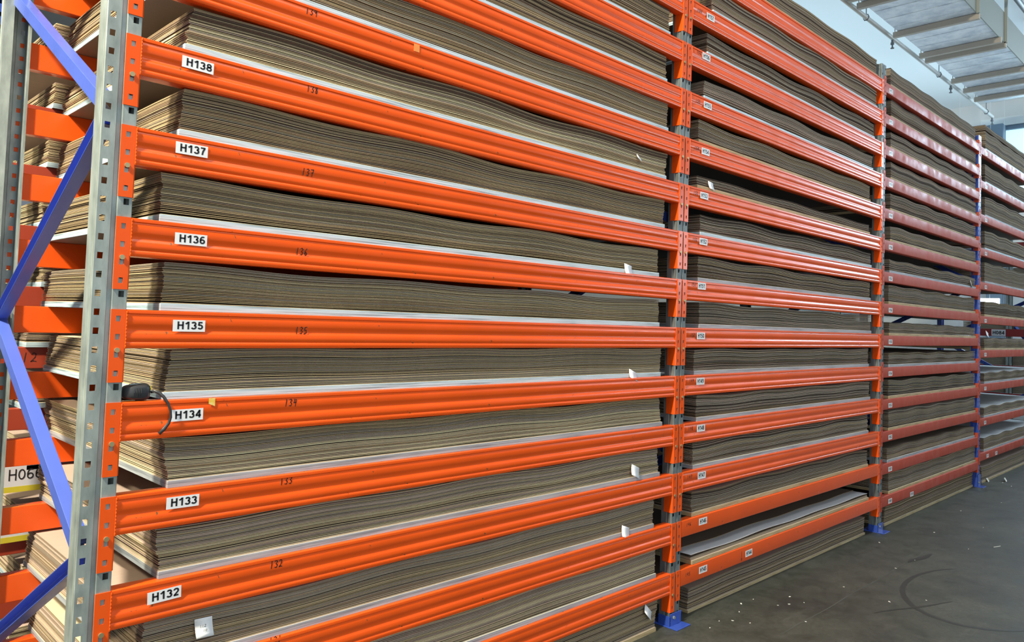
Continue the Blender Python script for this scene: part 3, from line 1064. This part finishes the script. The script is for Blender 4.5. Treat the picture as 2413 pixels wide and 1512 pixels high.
mb.box(0.030, 0.0385, -0.010, 0.010, 0.027, 0.038)
bevel(mb.build('tape_mouth', RUBY, root), 0.002)
mb = MB()
mb.tube([(-0.018, 0, 0.0445), (0.0, -0.002, 0.0462), (0.016, -0.002, 0.0455)], 0.0022, 6, flat=1.6)
mb.build('belt_clip', GALV, root)
mb = MB()
pts = [(0.036, -0.012, 0.022), (0.042, -0.020, 0.026), (0.052, -0.026, 0.022), (0.064, -0.031, 0.010), (0.076, -0.034, -0.008), (0.084, -0.034, -0.030), (0.086, -0.032, -0.048),
       (0.082, -0.030, -0.064), (0.070, -0.029, -0.080), (0.058, -0.028, -0.092)]
mb.tube(pts, [0.0034, 0.0042, 0.0046, 0.0044, 0.0036, 0.0034, 0.0036, 0.0042, 0.0052, 0.0046], 8, flat=0.6)
mb.build('wrist_strap', RUBBER, root, smooth=True)

# ---------------------------------------------------------------- paper tags
TAGS = [((2.298, 1.784), 0.058, 0.050, 0.15, 'small white paper tag on the H136 stack near its right end'),
        ((2.357, 1.280), 0.066, 0.040, 0.35, 'small white paper tag on the H134 stack near its right end'),
        ((2.394, 0.817), 0.068, 0.050, 0.40, 'white paper tag near the right end of the H132 stack'),
        ((2.328, 0.538), 0.062, 0.050, 0.35, 'white paper tag on the stack directly under the H132 stack, right end'),
        ((2.529, 0.118), 0.075, 0.038, 0.75, 'curled white paper tag on the floor stack beside the blue rack foot'),
        ((0.300, 0.604), 0.052, 0.052, 0.04, 'square white paper tag at the bottom left, below the H132 sticker'),
        ((2.364, 2.335), 0.044, 0.020, 0.5, 'white paper tag on the H138 stack near its right end'),
        ((3.033, 2.299), 0.052, 0.042, 0.1, 'white paper tag on the low stack above sticker H153'),
        ((8.02, 2.045), 0.08, 0.04, 0.8, 'white paper tag on the H167 stack beside the blue post'),
        ((8.62, 1.55), 0.10, 0.05, 0.3, 'white paper tag on the far bay stack beside the H084 sign')]
for (x, z), w, h, tl, lb in TAGS:
    mb = MB()
    k = 6
    vs_, fs = [], []
    for i in range(k + 1):
        u = i / k
        zz = h / 2 - h * u
        yy = -0.012 * (u ** 2) - 0.001
        for sx_ in (-1, 1):
            vs_.append((sx_ * w / 2 + 0.10 * w * u, yy, zz))
    for i in range(k):
        fs.append((2 * i, 2 * i + 2, 2 * i + 3, 2 * i + 1))
    mb.add(vs_, fs)
    o = mb.build('paper_tag', PAPER, None, (x, 0.0145, z), smooth=True)
    o.rotation_euler = (0, tl, 0)
    sd = o.modifiers.new('solid', 'SOLIDIFY')
    sd.thickness = 0.0004
    tag(o, lb, 'paper tag', 'paper tags')
    if w > 0.05 and z < 1.3 and x < 1:
        hm = hand_mesh('112', 0.007, 0.005, 0.0004)
        obj('faint_writing', hm, o, (0.0, -0.0045, 0.004))
        hm = hand_mesh('10', 0.006, 0.005, 0.0004)
        obj('faint_writing', hm, o, (0.006, -0.009, -0.008))

# ---------------------------------------------------------------- the hall
mb = MB()
mb.box(-14, 40, -14, 20, -0.2, 0.0)
struct(mb.build('floor', FLOOR))
mb = MB()
mb.box(-14, 16.3, -14, 20, 6.07, 6.27)
struct(mb.build('ceiling', CEIL))


def ribbon(name, pts, ws, z, matl, label, cat):
    mb = MB()
    vs_, fs = [], []
    for i, p in enumerate(pts):
        a = Vector(pts[max(i - 1, 0)])
        b = Vector(pts[min(i + 1, len(pts) - 1)])
        d = (b - a).normalized()
        n_ = Vector((-d.y, d.x))
        w = ws if not hasattr(ws, '__len__') else ws[i]
        for s in (-1, 1):
            q = Vector(p) + n_ * s * w / 2
            vs_.append((q.x, q.y, z))
    for i in range(len(pts) - 1):
        fs.append((2 * i, 2 * i + 2, 2 * i + 3, 2 * i + 1))
    mb.add(vs_, fs)
    return mb.build(name, matl)


# end wall with window band
XW = 16.27
mb = MB()
mb.box(XW, XW + 0.2, -14, 20, 5.72, 6.07)
mb.box(XW, XW + 0.2, -14, 20, 0, 3.9)
mb.box(XW, XW + 0.2, 1.95, 20, 3.9, 5.72)
struct(mb.build('wall_right', WALLM))
mb = MB()
mb.box(XW - 0.06, XW + 0.02, -14, 1.95, 5.58, 5.74)
struct(mb.build('trim_1', BEAMW))
root = bpy.data.objects.new('window_1', None)
COL.objects.link(root)
root.location = (XW, 0, 2.6)
struct(root)
mb = MB()
mb.box(0.08, 0.10, -14, 1.95, 0.0, 3.1)
mb.build('pane', GLASS, root)
mb = MB()
mb.box(-0.02, 0.06, -14, 1.95, 2.90, 2.98)
mb.box(-0.02, 0.06, -14, 1.95, 2.26, 2.32)
mb.box(-0.02, 0.06, 1.88, 1.95, 0, 3.0)
for yy in (-0.4, -2.8, -5.2, -7.6, -10):
    mb.box(-0.02, 0.06, yy, yy + 0.07, 0, 3.0)
mb.build('window_frame', FRAME, root)
mb = MB()
mb.box(XW - 0.25, XW - 0.02, 1.53, 1.80, 0, 5.58)
o = bevel(mb.build('steel_column', FRAME), 0.01)
tag(o, 'blue-grey steel column in front of the far window band', 'column')

# duct ------------------------------------------------------------------
DZ0, DZ1 = 5.37, 5.74
DYA, DYB = 0.35, 1.24
root = empty('ventilation_duct', (9.5, 0.8, DZ0), 'long foil-covered rectangular duct under the ceiling with cross straps', 'duct')
mb = MB()
mb.box(5.0 - 9.5, 13.6 - 9.5, DYA - 0.8, DYB - 0.8, 0, DZ1 - DZ0)
for x in [5.3 + 0.31 * i for i in range(27)]:
    mb.box(x - 9.5, x - 9.5 + 0.012, DYA - 0.795, DYB - 0.805, -0.006, 0.001)
bevel(mb.build('duct_body', [FOIL], root), 0.004)
mb = MB()
mb.box(5.0 - 9.5, 13.6 - 9.5, DYA - 0.8 - 0.012, DYA - 0.8, -0.01, DZ1 - DZ0 + 0.02)
for x in (6.6, 8.0, 9.45, 10.74, 12.1, 13.4):
    mb.box(x - 9.5, x - 9.5 + 0.03, DYA - 0.8 - 0.045, DYA - 0.8 - 0.012, -0.02, DZ1 - DZ0 + 0.33)
mb.build('duct_side_sheet', DUCT, root)
for x in (6.1, 7.2, 8.05, 8.32, 9.50, 10.50, 10.74, 11.93, 12.54, 13.14):
    mb = MB()
    mb.box(x - 9.5, x - 9.5 + 0.055, DYA - 0.8 - 0.03, DYB - 0.8 + 0.05, -0.075, -0.006)
    mb.box(x - 9.5 + 0.055, x - 9.5 + 0.09, DYA - 0.8 - 0.03, DYB - 0.8 + 0.05, -0.014, -0.006)
    mb.box(x - 9.5 + 0.02, x - 9.5 + 0.028, DYB - 0.8 + 0.03, DYB - 0.8 + 0.038, -0.01, 0.70)
    mb.build('strap', STRAP, root)

root = empty('sprinkler_pipe', (7.0, 1.36, 5.36), 'thin white sprinkler pipe running along the duct', 'pipe')
mb = MB()
mb.tube([(-2, 0, 0), (7.55, 0, 0)], 0.028, 12)
mb.build('pipe', PIPE, root, smooth=True)
for x in (0.1, 2.69, 5.17, 7.53):
    mb = MB()
    mb.tube([(x, 0, -0.02), (x, 0, -0.06)], 0.016, 8)
    mb.tube([(x, 0, -0.06), (x, 0, -0.085)], 0.024, 8)
    mb.tube([(x, 0, -0.085), (x, 0, -0.13)], 0.010, 8)
    mb.tube([(x, 0, -0.13), (x, 0, -0.137)], 0.024, 10)
    mb.build('sprinkler_head', STEEL, root)
for x in (1.8, 4.6, 7.15):
    mb = MB()
    mb.tube([(x, 0, 0.03), (x, 0, 0.71)], 0.006, 6)
    mb.tube([(x, -0.035, 0.0), (x, -0.02, 0.035), (x, 0.02, 0.035), (x, 0.035, 0.0), (x, 0.02, -0.034), (x, -0.02, -0.034), (x, -0.035, 0)], 0.006, 6)
    mb.build('pipe_hanger', STEEL, root)
mb = MB()
mb.tube([(5, 0.18, 5.86), (16.2, 0.18, 5.86)], 0.035, 10)
o = mb.build('conduit_pipe', STEEL, smooth=True)
tag(o, 'dark grey conduit pipe along the ceiling right of the duct', 'pipe')

# far rack across the end, seen through the gaps of the last bays ---------------
XF = 13.9
root = empty('far_rack', (XF, 1.0, 0), 'dark rack with the H084 sign seen through gaps at the far right', 'rack')
for y0 in (0.92, 3.7, -1.9):
    mb = MB()
    mb.box(0, 0.07, y0 - 1.0, y0 - 1.0 + 0.035, 0, 3.3)
    mb.box(0.0, 0.07, y0 - 1.0 + 0.05, y0 - 1.0 + 0.085, 0, 3.3)
    mb.box(0.02, 0.05, y0 - 1.0, y0 - 1.0 + 0.085, 0, 3.3)
    mb.build('post', GALV, root)
for z_ in (0.5, 0.95, 1.54, 2.35, 2.95):
    mb = MB()
    mb.box(-0.03, 0.02, -2.9, 4.4, z_, z_ + 0.12)
    mb.build('rail', DARKRED, root)
for a in ((0.2, 0.6, 1.7), (1.5, 1.75, 2.9)):
    mb = MB()
    mb.tube([(0.04, -0.9, a[1]), (0.04, -0.12, a[2])], 0.03, 4)
    mb.build('brace', BLUE, root)
s_ = MB()
s_.box(-0.002, 0.0, -0.10, 0.10, -0.052, 0.052)
so = s_.build('label_sticker', SIGNP, root, (-0.033, 0.10, 1.598))
lt = obj('lettering', text_mesh('H084', 0.060, 0.19, 0.95), so, (-0.0035, 0, 0))
lt.rotation_euler = (0, 0, -math.pi / 2)
for j, (z_, h_) in enumerate(((0.62, 0.14), (1.07, 0.3), (1.66, 0.12), (2.47, 0.2))):
    mb = MB()
    for q in range(int(h_ / 0.02)):
        mb.box(0.10, 1.2, -0.05 + R.uniform(-.01, .01), 1.65, z_ + 0.02 * q, z_ + 0.02 * q + 0.015)
    o = mb.build('board_pile', PAL[2], None, (XF, 0, 0))
    tag(o, 'brown board pile on the far dark rack, %s shelf up' % ORD[j + 1], 'board pile', 'piles on the far rack')
for j, (yy, zz, w_) in enumerate(((1.9, 1.50, 0.35), (0.45, 1.50, 0.5), (1.42, 2.08, 0.3), (1.2, 1.1, 0.3))):
    mb = MB()
    mb.box(0, 0.05, 0, w_, 0, 0.035 if j != 2 else 0.14)
    o = empty('tube_lamp', (XF + 1.4, yy, zz), '', 'lamp')
    mb.build('lamp_tube', TUBE, o)
    mb = MB()
    mb.box(0.02, 0.024, w_ / 2, w_ / 2 + 0.004, 0.034, 6.07 - zz)
    mb.build('hanging_wire', WALLM, o)
    tag(o, 'bright white tube lamp far behind the racks, %s' % ['left of the H084 sign', 'right of the H084 sign', 'above the blue post gap', 'below the H084 sign'][j], 'lamp', 'far tube lamps')

# ---------------------------------------------------------------- floor marks and litter
pts = []
for i in range(26):
    a = math.radians(250 - 8.2 * i)
    pts.append((4.55 + 0.62 * math.cos(a), -0.95 + 0.40 * math.sin(a)))
arc = ribbon('tyre_mark', pts, [0.012 + 0.02 * math.sin(math.pi * i / 25) for i in range(26)], 0.0008, SCUFF, '', '')
tag(arc, 'dark curved tyre mark on the grey floor', 'tyre mark')
for j, (a, b, w) in enumerate((((3.75, -0.62), (4.3, -0.86), 0.012), ((4.9, -0.42), (5.25, -0.47), 0.03))):
    n_ = 8
    p = [(a[0] + (b[0] - a[0]) * i / n_, a[1] + (b[1] - a[1]) * i / n_ + 0.006 * math.sin(i)) for i in range(n_ + 1)]
    o = ribbon('tyre_mark', p, [w * (0.3 + math.sin(math.pi * i / n_)) for i in range(n_ + 1)], 0.0011 + 0.0002 * j, SCUFF, '', '')
    tag(o, ['short dark tyre mark leading into the curved one', 'short dark smudge on the floor in front of the second bay'][j], 'tyre mark')
o = ribbon('dust_line', [(3.05 + 0.2 * i, -0.42 + 0.004 * math.sin(i * 1.7)) for i in range(12)], [0.003 + 0.006 * abs(math.sin(i * 1.3)) for i in range(12)], 0.0007, DUST, '', '')
tag(o, 'faint pale dust line on the floor parallel to the rack', 'dust line')
SCR = [(2.98, -0.12), (3.05, -0.17), (3.18, -0.13), (3.08, -0.24), (3.45, -0.22), (3.52, -0.25), (3.62, -0.2), (3.6, -0.3), (4.05, -0.33), (4.7, -0.42), (4.98, -0.44), (3.3, -0.08),
       (3.42, -0.08), (5.25, -0.12), (5.9, -0.28), (6.4, -0.5), (6.9, -0.2), (7.6, -0.35), (8.6, -0.22), (8.75, -0.1), (9.2, -0.3), (2.86, -0.14), (4.2, -0.75), (5.6, -0.6), (4.0, -0.62), (3.33, -0.42)]
proto = None
mb = MB()
mb.add([(0, 0, 0.0005), (0.012, 0.002, 0.002), (0.010, 0.009, 0.003), (0.001, 0.007, 0.001), (0, 0, 0.0), (0.012, 0.002, 0.0003), (0.010, 0.009, 0.0003), (0.001, 0.007, 0.0)],
       [(0, 1, 2, 3), (7, 6, 5, 4), (0, 4, 5, 1), (1, 5, 6, 2), (2, 6, 7, 3), (3, 7, 4, 0)])
sm = mb.mesh('paper_scrap', CHIP)
for x, y in SCR:
    o = obj('paper_scrap', sm, None, (x, y, 0.0))
    o.rotation_euler = (0, 0, R.uniform(0, 6.28))
    s = R.uniform(0.5, 1.25)
    o.scale = (s, s * R.uniform(0.5, 1), 1)
    tag(o, 'tiny pale paper scrap lying on the grey concrete aisle floor', 'paper scrap', 'paper scraps on the floor')
mb = MB()
mb.box(-0.04, 0.04, -0.002, 0.002, 0, 0.002)
o = mb.build('paper_strip', CHIP, None, (5.85, -0.72, 0))
o.rotation_euler = (0, 0, -0.3)
tag(o, 'thin white strip lying on the floor at the right', 'paper strip')
for (x, y, lb) in ((8.66, 0.0, 'white folded paper at the floor stack by the far blue foot'), (8.85, -0.12, 'white litter piece on the floor right of the far blue foot')):
    mb = MB()
    mb.add([(0, 0, 0), (0.07, 0.01, 0.0), (0.075, 0.03, 0.03), (0.0, 0.02, 0.035), (0, 0.004, 0), (0.07, 0.014, 0.0), (0.075, 0.034, 0.03), (0.0, 0.024, 0.035)],
           [(0, 1, 2, 3), (7, 6, 5, 4), (0, 4, 5, 1), (1, 5, 6, 2), (2, 6, 7, 3), (3, 7, 4, 0)])
    o = mb.build('litter_paper', CHIP, None, (x, y, 0))
    tag(o, lb, 'paper')
